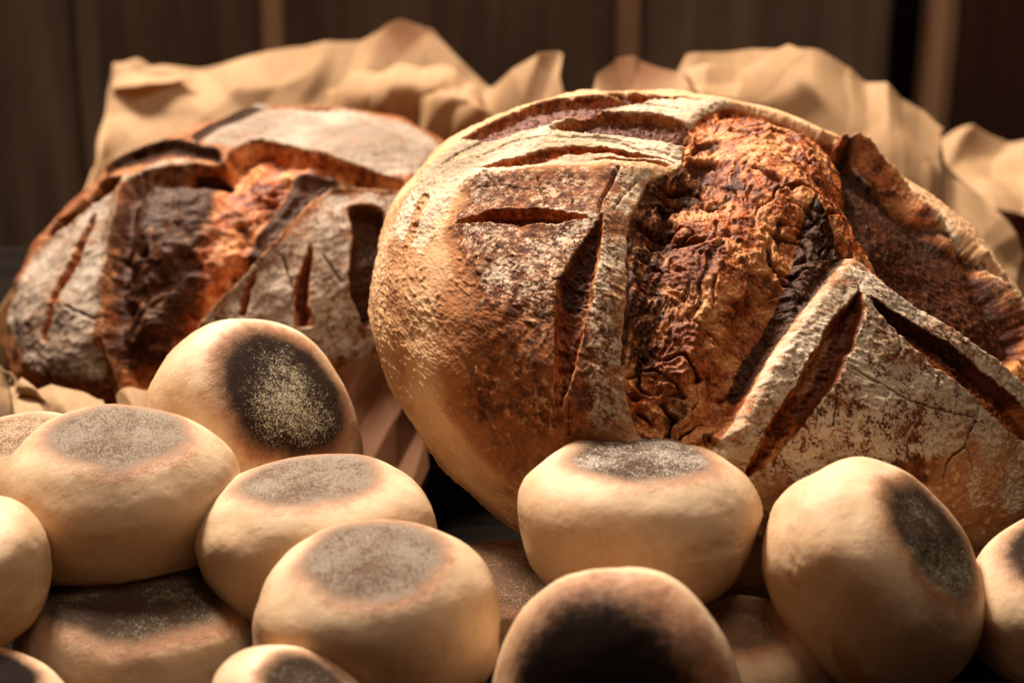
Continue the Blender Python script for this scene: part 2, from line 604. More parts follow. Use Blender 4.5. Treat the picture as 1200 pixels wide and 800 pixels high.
class Loaf:
    def __init__(s, cpx, cpy, depth, a, ratio, axis_cam, n, lean=0.55, seed=0, flat=.72):
        s.c = at(cpx, cpy, depth)
        s.cpx, s.cpy = cpx, cpy
        s.a, s.cz = a, a * ratio
        s.seed = seed
        W = campt(axis_cam)
        to_cam = CAM - s.c
        to_cam /= np.linalg.norm(to_cam)
        E1 = np.cross(to_cam, W)
        E1 = -E1 / np.linalg.norm(E1)
        if E1[0] < 0: E1 = -E1
        E2 = np.cross(W, E1)
        s.B = np.stack([E1, E2, W])           # rows: local axes in world
        s.S = np.array([a, a, s.cz])
        # chart centre: between the loaf's top and its front
        mdir = (s.B @ to_cam) * np.array([1, 1, 1.0]) * lean + np.array([0, 0, 1.0])
        s.m = mdir / np.linalg.norm(mdir)
        t1 = np.array([1.0, 0, 0]) - s.m * s.m[0]
        s.t1 = t1 / np.linalg.norm(t1)
        s.t2 = np.cross(s.m, s.t1)
        s.pxs = 1.0 / (a / (depth * K))       # one layout pixel in chart radians (face on)
        s.flat = flat
        # --- vertex directions
        u = np.linspace(-1, 1, n)
        U, V = np.meshgrid(u, u, indexing='ij')
        U, V = U.ravel(), V.ravel()
        r = np.maximum(np.abs(U), np.abs(V))
        with np.errstate(divide='ignore', invalid='ignore'):
            ph = np.where(np.abs(U) > np.abs(V), np.pi / 4 * V / np.where(U == 0, 1, U), np.pi / 2 - np.pi / 4 * U / np.where(V == 0, 1, V))
        sg = np.where(np.abs(U) > np.abs(V), np.sign(U), np.sign(V))
        x, y = sg * r * np.cos(ph), sg * r * np.sin(ph)
        r = np.hypot(x, y)
        phi = np.arctan2(y, x)
        th = np.interp(r, [0, .93, 1.0], [0, R(104), R(179.6)])
        s.q = np.stack([th * np.cos(phi), th * np.sin(phi)], -1)
        s.d = (np.cos(th)[:, None] * s.m + np.sin(th)[:, None] * (np.cos(phi)[:, None] * s.t1 + np.sin(phi)[:, None] * s.t2))
        s.n = n
        s.P0 = s.d * s.S                       # local ellipsoid point
        N = s.d / s.S
        s.N = N / np.linalg.norm(N, axis=1)[:, None]
        Nn = len(s.d)
        s.h = np.zeros(Nn)
        s.lat = np.zeros((Nn, 2))
        s.at = {k: np.zeros(Nn) for k in ('flour', 'char', 'torn', 'bake', 'rim', 'cavity')}
        wq = s.d
        # warp used to make every edge ragged
        s.warp = .75 * np.stack([fbm(wq * 17, 4, 70 + seed, .6), fbm(wq * 17, 4, 80 + seed, .6)], -1)
        s.qw = s.q + s.warp * 3.2 * s.pxs
        s.warp2 = np.stack([fbm(wq * 9, 3, 50 + seed), fbm(wq * 9, 3, 60 + seed)], -1)

        s.fib = ridged(wq * 34, 3, 300 + seed) - .3
        s.fib2 = fbm(wq * 12, 2, 310 + seed)

    def chart(s, P):
        out = []
        for (px, py) in P:
            o = (s.B @ (CAM - s.c)) / s.S
            for _ in range(40):           # a point past the limb is brought back onto the loaf
                d = (s.B @ ray(px, py)) / s.S
                d = d / np.linalg.norm(d)
                b = o @ d
                disc = b * b - (o @ o - 1)
                if disc > .025: break
                px, py = px + (s.cpx - px) * .012, py + (s.cpy - py) * .012
            t = -b - math.sqrt(disc) if disc > 0 else -b
            p = o + t * d
            p /= np.linalg.norm(p)
            th = math.acos(max(-1, min(1, p @ s.m)))
            v = np.array([p @ s.t1, p @ s.t2])
            v = v / (np.linalg.norm(v) + 1e-9) * th
            out.append(v)
        return np.array(out)

    def cut(s, P, depth, wall, rim=0.0, rimw=9, torn=1.0, char=0.0, cavity=.5, round_=True, marg=40, warp=1.0):
        """open a cut inside polygon P (layout px); depth, wall, rim in px"""
        k = s.pxs
        C_ = chaikin(s.chart(P), True) if round_ else s.chart(P)
        sd = poly_sd(s.q + s.warp * 5.0 * k * warp, C_, marg * k) / k      # in px
        sd = sd - 1.0
        dep = depth * sstep(-1.0, wall, sd) - sstep(0, wall, sd) * (4.6 * s.fib + 2.5 * s.fib2)
        s.h -= dep
        if rim:
            s.h += rim * np.exp(-np.maximum(-sd, 0) / rimw) * (sd < 0)
            s.h += rim * (sd >= 0) * np.exp(-np.maximum(sd, 0) / 2.0)
        ins = sstep(-.8, .8, sd)
        s.at['torn'] = np.maximum(s.at['torn'], ins * torn)
        s.at['rim'] = np.maximum(s.at['rim'] * (1 - ins), np.exp(-np.abs(sd + .8) / 1.1) * (.9 if rim else .3))
        s.at['flour'] *= (1 - ins * .93)
        s.at['char'] = np.maximum(s.at['char'] * (1 - ins * .6), ins * char)
        s.at['char'] = np.maximum(s.at['char'], .62 * np.exp(-((sd - 1.6) / 1.5) ** 2) * (s.fib2 > -.1))
        s.at['cavity'] = np.maximum(s.at['cavity'], cavity * sstep(0, wall * 1.3, sd))  # painted shade on the floor of the cut
        return sd

    def paint(s, name, P, val, soft=10, mode='max', warp=3.0):
        k = s.pxs
        sd = poly_sd(s.q + s.warp2 * 10 * k * warp / 3, s.chart(P), (soft + 4) * k) / k
        f = sstep(-soft, soft, sd)
        if mode == 'max': s.at[name] = np.maximum(s.at[name], f * val)
        else: s.at[name] = s.at[name] * (1 - f) + f * val

    def crack(s, P, width=1.6, depth=4, char=.9):
        k = s.pxs
        d = line_d(s.q + s.warp * 2.5 * k, s.chart(P), 12 * k) / k
        s.h -= depth * np.exp(-(d / width) ** 2)
        s.at['char'] = np.maximum(s.at['char'], char * np.exp(-(d / (width * .75)) ** 2))

    def ridge(s, P, width, height, torn=0, rim=0):
        k = s.pxs
        d = line_d(s.q + s.warp * 4 * k, s.chart(P), 4 * width * k) / k
        s.h += height * np.exp(-(d / width) ** 2)
        if rim: s.at['rim'] = np.maximum(s.at['rim'], rim * np.exp(-(d / (width * .5)) ** 2))

    def build(s, name, mat, label, cat):
        k = s.a * s.pxs                        # one px in metres
        P = s.P0 + s.N * (s.h * k)[:, None]
        # flattened foot
        zf = -s.flat * s.cz
        z = P[:, 2]
        P[:, 2] = np.where(z < zf, zf + (z - zf) * .12, z)
        Wd = P @ s.B
        o = mesh_obj(name, Wd, grid_faces(s.n, s.n)[:, ::-1], mat, attrs=s.at)
        # make sure faces point outwards
        o.location = s.c
        prop(o, label, cat)
        return o


# ================================================================== THE BIG LOAF
def big_loaf():
    L = Loaf(839, 397, .800, .1405, .57, (.259, .807, .53), 900, lean=.95, seed=1)
    pk = L.pxs
    d = L.d
    # general lumpiness
    L.h += 9 * fbm(d * 1.9, 3, 5) + 3.0 * fbm(d * 6, 3, 9)
    L.h += .6 * fbm(d * 30, 3, 15)
    L.at['bake'] += .25 + .18 * fbm(d * 5, 3, 22)
    # broad baked / floured zones
    Pn = L.paint
    Pn('bake', [(520, 330), (640, 300), (700, 420), (720, 520), (600, 580), (520, 480)], .88, 60)
    Pn('bake', [(560, 200), (740, 205), (740, 500), (640, 520), (560, 380), (520, 280)], 1.0, 40)  # flap face baked brown, darkened further as painted shade
    Pn('bake', [(985, 300), (1210, 470), (1200, 560), (900, 580), (850, 520)], .85, 30)
    Pn('bake', [(1090, 520), (1200, 500), (1240, 640), (1080, 620)], .45, 25, 'set')
    Pn('bake', [(430, 260), (470, 220), (500, 300), (480, 420), (470, 480), (420, 420)], .42, 40, 'set')
    Pn('flour', [(560, 190), (800, 190), (748, 420), (640, 400), (560, 360), (530, 280)], .50, 45)  # flour kept thin on the flap face, part of its painted shade
    Pn('flour', [(690, 240), (770, 190), (760, 300), (760, 500), (690, 510)], .60, 12)
    Pn('flour', [(440, 270), (470, 200), (560, 120), (700, 92), (860, 90), (870, 130), (800, 200), (620, 206), (540, 220), (490, 300)], .95, 18)
    Pn('flour', [(990, 270), (1060, 320), (1220, 430), (1230, 500), (1120, 530), (1000, 545), (880, 590), (800, 535), (900, 380), (960, 300)], .70, 16)
    Pn('flour', [(1120, 480), (1220, 520), (1230, 620), (1130, 600)], .62, 22)
    Pn('flour', [(1000, 150), (1050, 180), (1120, 240), (1220, 330), (1260, 450), (1200, 400), (1100, 280), (1040, 210)], .82, 8)
    Pn('flour', [(600, 440), (660, 440), (660, 520), (600, 520)], .25, 30)
    # raised flap bodies
    for poly, hh, sf in (([(560, 205), (795, 203), (738, 350), (735, 505), (655, 505), (600, 420), (560, 330)], 6, 30),
                         ([(995, 298), (1200, 450), (1210, 640), (1000, 640), (830, 528)], 5, 26),
                         ([(1004, 140), (1070, 170), (1230, 310), (1260, 400), (1205, 350), (1094, 238)], 9, 12)):
        sd = poly_sd(L.q, L.chart(poly), 60 * pk) / pk
        L.h += hh * sstep(-sf, sf, sd)

    bl = sstep(.10, .42, perlin(d * 44, 18)) * sstep(-.1, .3, fbm(d * 7, 2, 19) + .12)
    L.h += 1.1 * bl + .7 * perlin(d * 95, 20)
    L.at['rim'] += 0
    blis = bl
    # ---- the great torn opening
    T = [(806, 150), (822, 134), (848, 126), (880, 127), (915, 138), (955, 157), (984, 168), (999, 148), (1020, 166), (1043, 187), (1068, 212),
         (1094, 238), (1124, 266), (1154, 296), (1200, 350), (1240, 400), (1250, 470), (1200, 450), (1168, 424), (1137, 401), (1090, 368), (1043, 338),
         (1018, 316), (996, 297), (976, 318), (958, 342), (936, 370), (915, 399), (896, 428), (881, 456), (868, 480), (854, 503), (838, 524), (815, 532),
         (790, 532), (762, 524), (745, 508), (736, 470), (728, 441), (727, 400), (735, 345), (734, 268), (745, 240), (758, 212), (792, 203), (800, 185)]
    k = pk
    Tc = chaikin(L.chart(T), True)
    sd = poly_sd(L.q + L.warp * 3.4 * k, Tc, 90 * k) / k
    # wall steepness varies: broad slope on the left, steep at the lower right flap
    left = line_d(L.q, L.chart([(795, 205), (757, 214), (735, 270), (735, 345), (727, 400), (728, 441), (738, 500)]), 150 * k) / k
    wallw = np.where(left < 140, 11 + 24 * sstep(140, 60, left), 11)
    inside = sstep(-.8, .8, sd)
    trench = sstep(-1, 1, sd / wallw)
    D = 26 * trench
    HOL = [(992, 172), (1004, 160), (1043, 190), (1094, 240), (1154, 298), (1200, 352), (1240, 405), (1200, 418), (1160, 392), (1120, 360), (1080, 330), (1045, 302), (1018, 268), (1000, 236)]
    hsd = poly_sd(L.q + L.warp * 4 * k, L.chart(HOL), 90 * k) / k
    bulge = 20 * sstep(24, 95, sd) * sstep(5, -75, hsd)
    # the trench is shallow near the top where the crumb is nearly level
    top_soft = sstep(150, 40, line_d(L.q, L.chart([(870, 150), (930, 190), (985, 230)]), 160 * k) / k)
    L.h -= D * (1 - .55 * top_soft) - bulge
    L.h += 1.6 * np.exp(-np.maximum(-sd, 0) / 14) * (sd < 0) * (1 - .7 * top_soft)
    L.at['torn'] = np.maximum(L.at['torn'], inside)
    L.at['flour'] *= 1 - inside
    L.at['rim'] = np.maximum(np.exp(-np.abs(sd + .8) / 1.1) * (1 - .5 * top_soft), .62 * blis * (1 - inside))
    wallpos = inside * (1 - sstep(.75, 1.25, sd / wallw))
    # crumb texture : stretched strands, bubbles and ragged holes
    q3 = d.copy()
    wrp = d + .05 * np.stack([fbm(d * 8, 2, 31), fbm(d * 8, 2, 32), fbm(d * 8, 2, 33)], -1)
    # strands run down and to the right: compress across that direction
    t = L.chart([(850, 200), (1000, 330)])
    sdir2 = (t[1] - t[0]) / np.linalg.norm(t[1] - t[0])
    sdir = sdir2[0] * L.t1 + sdir2[1] * L.t2
    al = wrp @ sdir
    pst = wrp - .45 * al[:, None] * sdir
    rg = ridged(pst * 13, 4, 41, .55)
    rg2 = ridged(pst * 34, 3, 45, .6)
    big = fbm(pst * 6, 3, 49)
    bub = fbm(wrp * 55, 3, 47)
    rough = inside * sstep(0, 10, sd)
    smoothp = poly_sd(L.q + L.warp * 4 * k, L.chart([(866, 345), (892, 330), (918, 345), (915, 392), (884, 452), (852, 500), (818, 505), (826, 452), (845, 395)]), 30 * k) / k
    flapR = sstep(-30, 0, hsd)
    rough = rough * (1 - .8 * sstep(-6, 10, smoothp)) * (1 - .9 * flapR)
    L.h -= 9 * sstep(-4, 14, smoothp)
    L.at['char'] = np.maximum(L.at['char'], .42 * sstep(-8, 8, smoothp))
    L.paint('char', [(738, 210), (800, 205), (838, 262), (846, 340), (832, 430), (790, 465), (745, 480)], .50, 26)
    L.h += rough * (3.8 * rg + 2.0 * rg2 + 6.5 * big + 1.6 * bub + 1.3 * perlin(wrp * 120, 66))
    fis = sstep(.80, .97, 1 - 2 * np.abs(perlin(pst * 5.5 + .3 * d, 57))) * sstep(-.2, .3, fbm(d * 4, 2, 58) + .1)
    fis = np.maximum(fis, .8 * sstep(.82, .97, 1 - 2 * np.abs(perlin(wrp * 9, 59))) * sstep(0, .4, fbm(d * 5, 2, 60)))
    L.h -= rough * 11 * fis
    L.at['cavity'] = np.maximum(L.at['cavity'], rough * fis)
    L.at['char'] = np.maximum(L.at['char'], rough * fis * .55)
    cav = sstep(.0, -.42, rg * .6 + big * .75 + .12)
    L.h -= rough * 9 * cav
    acr = wrp - al[:, None] * sdir
    stk = fbm(acr * 26 + al[:, None] * sdir * 3.2, 3, 68)
    up_ = np.array([0, 0, 1.0])
    stk2 = fbm(np.stack([wrp @ L.t1 * 46, wrp @ L.t2 * 4, 0 * al], -1), 3, 69)
    nearleft = sstep(150, 70, left)
    sk = sstep(.05, .42, stk * (1 - nearleft) + stk2 * nearleft)
    L.h -= rough * 2.6 * sk
    L.at['char'] = np.maximum(L.at['char'], rough * sk * (.42 + .25 * nearleft))
    L.at['cavity'] = np.maximum(L.at['cavity'], rough * cav * .9)  # low spots of the crumb darkened: painted shade
    L.at['rim'] = np.maximum(L.at['rim'], rough * sstep(.45, .8, rg) * .5 * sstep(.0, .4, fbm(d * 12, 2, 55) + .2))
    # dark grooved wall of the left flap: vertical striations
    wl = inside * sstep(95, 60, left) * sstep(62, 46, sd)
    wv = L.q[:, 0] / k
    stri = fbm(np.stack([L.q[:, 0] / k / 5.0, L.q[:, 1] / k / 28.0, 0 * wv], -1), 4, 61)
    L.h += wl * 3.4 * stri
    k_left = inside * sstep(60, 30, left)
    L.at['char'] = np.maximum(L.at['char'], k_left * (.66 + .45 * stri) * (1 - .75 * sstep(0, 60, L_y(L, 420))))  # char plus the wall's own shade, both put into the colour
    # char face of the lower right flap
    Pn('char', [(950, 236), (972, 256), (984, 270), (998, 297), (975, 322), (945, 362), (915, 400), (881, 455), (868, 470), (858, 450), (880, 405),
                (905, 370), (925, 330), (938, 283), (941, 250)], .98, 5, warp=1)
    kk = poly_sd(L.q + L.warp * 3 * k, L.chart([(950, 236), (972, 256), (984, 270), (998, 297), (975, 322), (945, 362), (915, 400), (925, 330), (938, 283)]), 30 * k) / k
    L.h += 13 * sstep(-4, 16, kk)
    # hollow under the right-hand flap, its shade painted in as dark colour
    E = [(999, 146), (1020, 166), (1043, 187), (1068, 212), (1094, 238), (1124, 266), (1154, 296), (1200, 350), (1240, 400)]
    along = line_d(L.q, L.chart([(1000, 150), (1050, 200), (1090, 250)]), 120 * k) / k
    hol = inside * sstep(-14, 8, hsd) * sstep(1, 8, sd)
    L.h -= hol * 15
    L.at['char'] = np.maximum(L.at['char'], hol * (.62 + .36 * sstep(80, 10, along)))  # shade cast by the flap, painted dark over the hollow
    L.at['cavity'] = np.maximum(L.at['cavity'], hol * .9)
    L.h += hol * 1.5 * fbm(d * 24, 3, 171)
    # second groove in the right flap
    L.crack([(1050, 186), (1094, 226), (1150, 276), (1200, 330), (1240, 385)], 4.5, 12, .7)
    L.crack([(1100, 222), (1160, 270), (1230, 340)], 3.5, 8, .5)
    L.ridge([(1002, 150), (1040, 180), (1090, 228), (1150, 284), (1210, 350)], 3, 3, rim=.8)
    dpk = line_d(L.q, L.chart([(1000, 160), (1003, 163)]), 200 * k) / k
    dEl = line_d(L.q + L.warp * 2 * k, L.chart(E), 90 * k) / k
    L.h += 34 * np.exp(-(dEl / 6.5) ** 2) * np.exp(-dpk / 55) + 7 * np.exp(-(dEl / 4) ** 2) * (1 + .5 * fbm(d * 20, 2, 177))
    L.at['char'] = np.maximum(L.at['char'], sstep(-3, 5, hsd) * sstep(34, 14, dEl) * (.95 - .35 * sstep(80, 200, dpk)))
    L.ridge([(1002, 162), (1030, 184), (1060, 208)], 9, 4)
    Pn('char', [(984, 205), (996, 160), (1012, 160), (1046, 200), (1075, 236), (1062, 248), (1020, 240)], .9, 8)

    # ---- leaf cuts
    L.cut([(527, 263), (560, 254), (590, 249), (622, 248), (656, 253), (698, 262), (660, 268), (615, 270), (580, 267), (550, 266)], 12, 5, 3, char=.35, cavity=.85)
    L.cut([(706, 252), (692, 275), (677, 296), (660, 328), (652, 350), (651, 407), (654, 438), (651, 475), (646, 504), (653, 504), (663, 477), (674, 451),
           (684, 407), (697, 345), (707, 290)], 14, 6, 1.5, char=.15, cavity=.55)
    Pn('char', [(706, 252), (692, 275), (677, 296), (660, 328), (655, 360), (680, 370), (700, 300)], .75, 5, warp=1)  # shade at the cut's upper left, painted dark
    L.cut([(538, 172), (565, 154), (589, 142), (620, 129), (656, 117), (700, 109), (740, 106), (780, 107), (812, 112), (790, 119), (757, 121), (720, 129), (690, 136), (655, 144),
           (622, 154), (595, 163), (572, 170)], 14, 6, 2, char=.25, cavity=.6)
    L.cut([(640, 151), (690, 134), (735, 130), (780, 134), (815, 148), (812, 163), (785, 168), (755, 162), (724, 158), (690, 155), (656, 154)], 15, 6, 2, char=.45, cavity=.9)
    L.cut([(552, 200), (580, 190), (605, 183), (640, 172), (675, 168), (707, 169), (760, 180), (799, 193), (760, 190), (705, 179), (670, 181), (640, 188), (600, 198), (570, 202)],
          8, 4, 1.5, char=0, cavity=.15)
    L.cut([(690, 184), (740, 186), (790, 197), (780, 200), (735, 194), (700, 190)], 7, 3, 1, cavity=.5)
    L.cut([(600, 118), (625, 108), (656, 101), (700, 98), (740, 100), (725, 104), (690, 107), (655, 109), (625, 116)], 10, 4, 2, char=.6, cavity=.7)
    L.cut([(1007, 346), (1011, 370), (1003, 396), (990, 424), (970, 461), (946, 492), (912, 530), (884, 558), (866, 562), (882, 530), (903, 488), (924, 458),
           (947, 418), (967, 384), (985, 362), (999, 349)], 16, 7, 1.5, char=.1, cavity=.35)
    Pn('cavity', [(1006, 347), (1011, 372), (990, 426), (970, 462), (946, 494), (930, 505), (950, 455), (975, 400), (988, 370)], .95, 5, 'max', 1)  # right side of the cut darkened as painted shade
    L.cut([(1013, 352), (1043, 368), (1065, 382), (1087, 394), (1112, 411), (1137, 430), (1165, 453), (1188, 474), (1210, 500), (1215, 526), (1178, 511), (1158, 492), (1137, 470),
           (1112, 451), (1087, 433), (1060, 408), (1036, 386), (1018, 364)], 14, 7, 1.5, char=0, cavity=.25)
    Pn('cavity', [(1013, 350), (1043, 366), (1087, 392), (1137, 428), (1188, 472), (1180, 482), (1130, 444), (1080, 404), (1040, 384)], 1.0, 4, 'max', 1)  # shadow of the upper edge painted into the cut
    Pn('char', [(1013, 350), (1043, 366), (1087, 392), (1137, 428), (1130, 436), (1080, 400), (1040, 378)], .7, 4, 'max', 1)  # deepens the same painted shadow
    L.cut([(497, 225), (505, 228), (492, 250), (484, 275), (474, 296), (468, 296), (478, 262), (486, 240)], 2, 4, 0, torn=.5, cavity=.1)
    for P_, w_, d_ in (([(520, 196), (545, 180), (580, 164), (625, 150), (660, 146)], 2.0, 4), ([(560, 184), (600, 168), (640, 160), (700, 158), (745, 166)], 1.6, 4),
                       ([(600, 132), (650, 112), (700, 102), (770, 100), (810, 104)], 1.6, 4), ([(820, 120), (800, 106), (770, 98)], 1.6, 4),
                       ([(760, 172), (790, 180), (812, 176)], 2, 5), ([(700, 124), (745, 122), (800, 127)], 2.2, 5)):
        L.crack(P_, w_, d_, .55)
    # base of the torn opening: small blistered crust knobs
    L.ridge([(800, 522), (826, 508), (846, 514), (866, 500)], 7, 8, rim=.3)
    L.at['flour'] = np.clip(L.at['flour'] * (1 + .38 * fbm(d * 5, 3, 205) + .10), 0, .97)
    # ---- fine cracks in the floured crust
    for P, wd, dp in (([(992, 434), (1012, 446), (1036, 458), (1058, 472), (1080, 478), (1110, 486), (1137, 490)], 1.1, 3),
                      ([(1144, 475), (1141, 492), (1132, 508), (1127, 523), (1115, 533), (1108, 545), (1105, 560)], 1.5, 5),
                      ([(1127, 522), (1134, 534), (1138, 548)], 1.2, 4),
                      ([(989, 308), (996, 322), (1002, 332), (1003, 346)], 1.6, 5),
                      ([(725, 206), (716, 222), (706, 240), (702, 256)], 1.7, 6),
                      ([(745, 215), (728, 236), (720, 250)], 1.1, 3),
                      ([(632, 215), (636, 230), (640, 244)], 1.3, 4),
                      ([(672, 238), (674, 250)], 1.4, 4),
                      ([(560, 225), (590, 222), (620, 226)], .9, 2),
                      ([(974, 455), (977, 475), (973, 500)], 1.3, 4),
                      ([(1046, 395), (1050, 412), (1046, 424)], 1.2, 4),
                      ([(1087, 432), (1095, 446), (1092, 456)], 1.5, 4),
                      ([(670, 472), (668, 490), (668, 508)], 1.1, 3),
                      ([(668, 340), (690, 318), (704, 302)], 1.0, 2.4),
                      ([(630, 170), (660, 164), (668, 170), (690, 172)], 1.2, 3),
                      ([(700, 160), (730, 166), (770, 180), (786, 176)], 1.6, 4),
                      ([(655, 150), (640, 160), (620, 166)], 1.2, 3)):
        L.crack(P, wd, dp)
    # wrinkled floured skin on the flaps
    # the face of the left flap turns down along this shoulder
    L.ridge([(556, 214), (600, 208), (680, 205), (740, 203), (795, 201)], 20, 8)
    wr = ridged(np.stack([d[:, 0] * 26 + 3 * fbm(d * 6, 2, 91), d[:, 1] * 26, d[:, 2] * 26], -1), 3, 93)
    L.h += L.at['flour'] * (1.6 * wr + .9 * fbm(d * 60, 2, 95))
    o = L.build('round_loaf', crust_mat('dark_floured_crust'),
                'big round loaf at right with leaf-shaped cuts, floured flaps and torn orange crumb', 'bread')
    return o


def L_y(L, py):
    """chart distance (px) below the level of layout row py along the loaf's front"""
    a = L.chart([(800, py - 60), (800, py)])
    v = a[1] - a[0]
    v = v / np.linalg.norm(v)
    return (L.q - a[1]) @ v / L.pxs


big_loaf()


# ================================================================== THE BACK LOAF
def back_loaf():
    L = Loaf(292, 335, .975, .1230, .58, (-.27, .81, .52), 560, lean=.9, seed=3)
    k = L.pxs
    d = L.d
    L.h += 7 * fbm(d * 2.1, 3, 105) + 3.0 * fbm(d * 6, 3, 109)
    L.at['bake'] += .85 + .2 * fbm(d * 5, 3, 122)
    Pn = L.paint
    Pn('flour', [(40, 290), (130, 210), (150, 250), (120, 380), (130, 450), (40, 440), (0, 380)], .82, 14)
    Pn('flour', [(380, 230), (470, 230), (520, 300), (460, 420), (240, 440), (240, 370), (320, 290)], .76, 10)
    Pn('flour', [(225, 168), (290, 130), (380, 112), (480, 118), (560, 150), (520, 210), (420, 215), (350, 195), (300, 178)], .97, 12)
    # torn opening
    T = [(142, 236), (152, 215), (175, 205), (215, 196), (262, 195), (268, 180), (300, 165), (345, 172), (380, 185), (420, 198), (470, 214), (480, 232), (440, 226), (400, 224),
         (381, 228), (360, 246), (338, 269), (315, 294), (294, 318), (268, 342), (243, 368), (228, 392), (214, 412), (195, 432), (178, 455), (150, 470), (138, 440), (130, 410),
         (121, 378), (122, 335), (126, 300), (133, 268)]
    Tc = chaikin(L.chart(T), True)
    sd = poly_sd(L.q + L.warp * 4 * k, Tc, 70 * k) / k
    ins = sstep(-1, 1, sd)
    L.h -= 22 * sstep(-1, 12, sd) - 20 * sstep(16, 60, sd)
    L.h += 5 * np.exp(-np.maximum(-sd, 0) / 8) * (sd < 0)
    L.at['torn'] = ins
    L.at['flour'] *= 1 - ins
    L.at['rim'] = np.exp(-np.abs(sd + 1.3) / 2.0) * .9
    rg = ridged(d * 11, 3, 141)
    bg = fbm(d * 6, 3, 145)
    rough = ins * sstep(0, 10, sd)
    L.h += rough * (4 * rg + 8 * bg)
    Pn('char', [(125, 260), (150, 215), (265, 200), (262, 250), (240, 300), (235, 350), (190, 420), (130, 440)], .72, 18)
    cav = sstep(0, -.4, rg * .6 + bg * .8 + .05)
    L.at['cavity'] = np.maximum(L.at['cavity'], rough * cav)
    L.h -= rough * 8 * cav
    # grey floured lump in the middle of the tear
    Pn('flour', [(150, 245), (190, 222), (260, 215), (258, 240), (225, 262), (185, 285), (150, 290)], .80, 10, 'set')
    lump = poly_sd(L.q, L.chart([(150, 245), (190, 222), (260, 215), (262, 245), (235, 300), (200, 330), (150, 320)]), 40 * k) / k
    L.h += 14 * sstep(-12, 22, lump)
    Pn('char', [(128, 300), (150, 270), (200, 290), (245, 270), (235, 310), (200, 350), (150, 360), (126, 350)], .62, 22)
    # char face of the lower flap
    Pn('char', [(352, 200), (372, 194), (410, 204), (462, 216), (470, 232), (400, 222), (378, 226), (338, 268), (292, 318), (286, 300), (300, 262), (330, 232)], 1.0, 6, warp=1)
    kk = poly_sd(L.q + L.warp * 3 * k, L.chart([(352, 198), (372, 194), (440, 212), (462, 222), (378, 228), (338, 268), (300, 310), (304, 262), (330, 232)]), 30 * k) / k
    L.h += 13 * sstep(-3, 12, kk)
    # ear over the lump
    L.cut([(150, 232), (180, 214), (225, 198), (268, 196), (268, 214), (235, 212), (195, 220), (165, 238)], 16, 6, 0, char=.95, cavity=1)
    L.ridge([(132, 203), (160, 186), (190, 177), (225, 178), (255, 184)], 6, 13, rim=0)
    Pn('char', [(132, 203), (160, 184), (190, 175), (225, 175), (260, 180), (262, 194), (230, 188), (190, 187), (155, 196)], .85, 4, warp=1)
    Pn('flour', [(145, 210), (190, 192), (240, 190), (230, 200), (180, 210), (150, 225)], .7, 5)
    # grooves at the left
    L.cut([(148, 208), (146, 226), (128, 238), (108, 246), (85, 264), (62, 282), (42, 300), (26, 322), (14, 345), (8, 380), (2, 372), (8, 335), (20, 305), (40, 284), (66, 262), (95, 238), (120, 214)],
          20, 7, 4, torn=.9, char=.55, cavity=.8)
    L.cut([(116, 250), (114, 270), (100, 298), (84, 325), (70, 350), (62, 380), (56, 404), (50, 402), (56, 370), (64, 340), (78, 310), (94, 280), (106, 258)], 16, 5, 3, char=.3, cavity=.8)
    # cuts on the lower flap
    L.cut([(366, 282), (369, 300), (364, 330), (366, 372), (368, 384), (346, 384), (343, 360), (346, 330), (355, 300)], 17, 6, 3, char=.3, cavity=.8)
    L.cut([(303, 314), (300, 332), (292, 352), (288, 374), (278, 370), (284, 346), (294, 322)], 12, 5, 2, char=.3, cavity=.7)
    L.cut([(402, 244), (430, 240), (450, 246), (462, 300), (452, 370), (425, 390), (404, 330), (412, 280)], 16, 9, 4, char=.7, cavity=.95)  # shadow inside this cut painted in as dark colour
    # slits on the floured top
    L.cut([(430, 126), (460, 132), (490, 140), (530, 148), (525, 154), (485, 147), (450, 138)], 12, 4, 3, char=.3, cavity=.9)
    L.cut([(340, 128), (362, 120), (400, 114), (430, 118), (400, 124), (362, 130)], 10, 4, 3, char=.3, cavity=.6)
    L.ridge([(228, 166), (265, 145), (325, 122)], 4, 6)
    Pn('char', [(226, 164), (265, 142), (328, 119), (330, 125), (268, 150), (230, 171)], .9, 3, warp=.4)
    for P in ([(330, 300), (345, 340), (340, 360)], [(80, 360), (110, 375), (122, 372)], [(380, 300), (400, 330)], [(250, 372), (270, 380), (300, 384)]):
        L.crack(P, 1.6, 4)
    wr = ridged(d * 20, 3, 193)
    L.h += L.at['flour'] * 1.8 * wr
    L.build('round_loaf', crust_mat('scorched_crust', True),
            'smaller scorched round loaf at left, out of focus, wrapped in kraft paper behind the rolls', 'bread')


back_loaf()


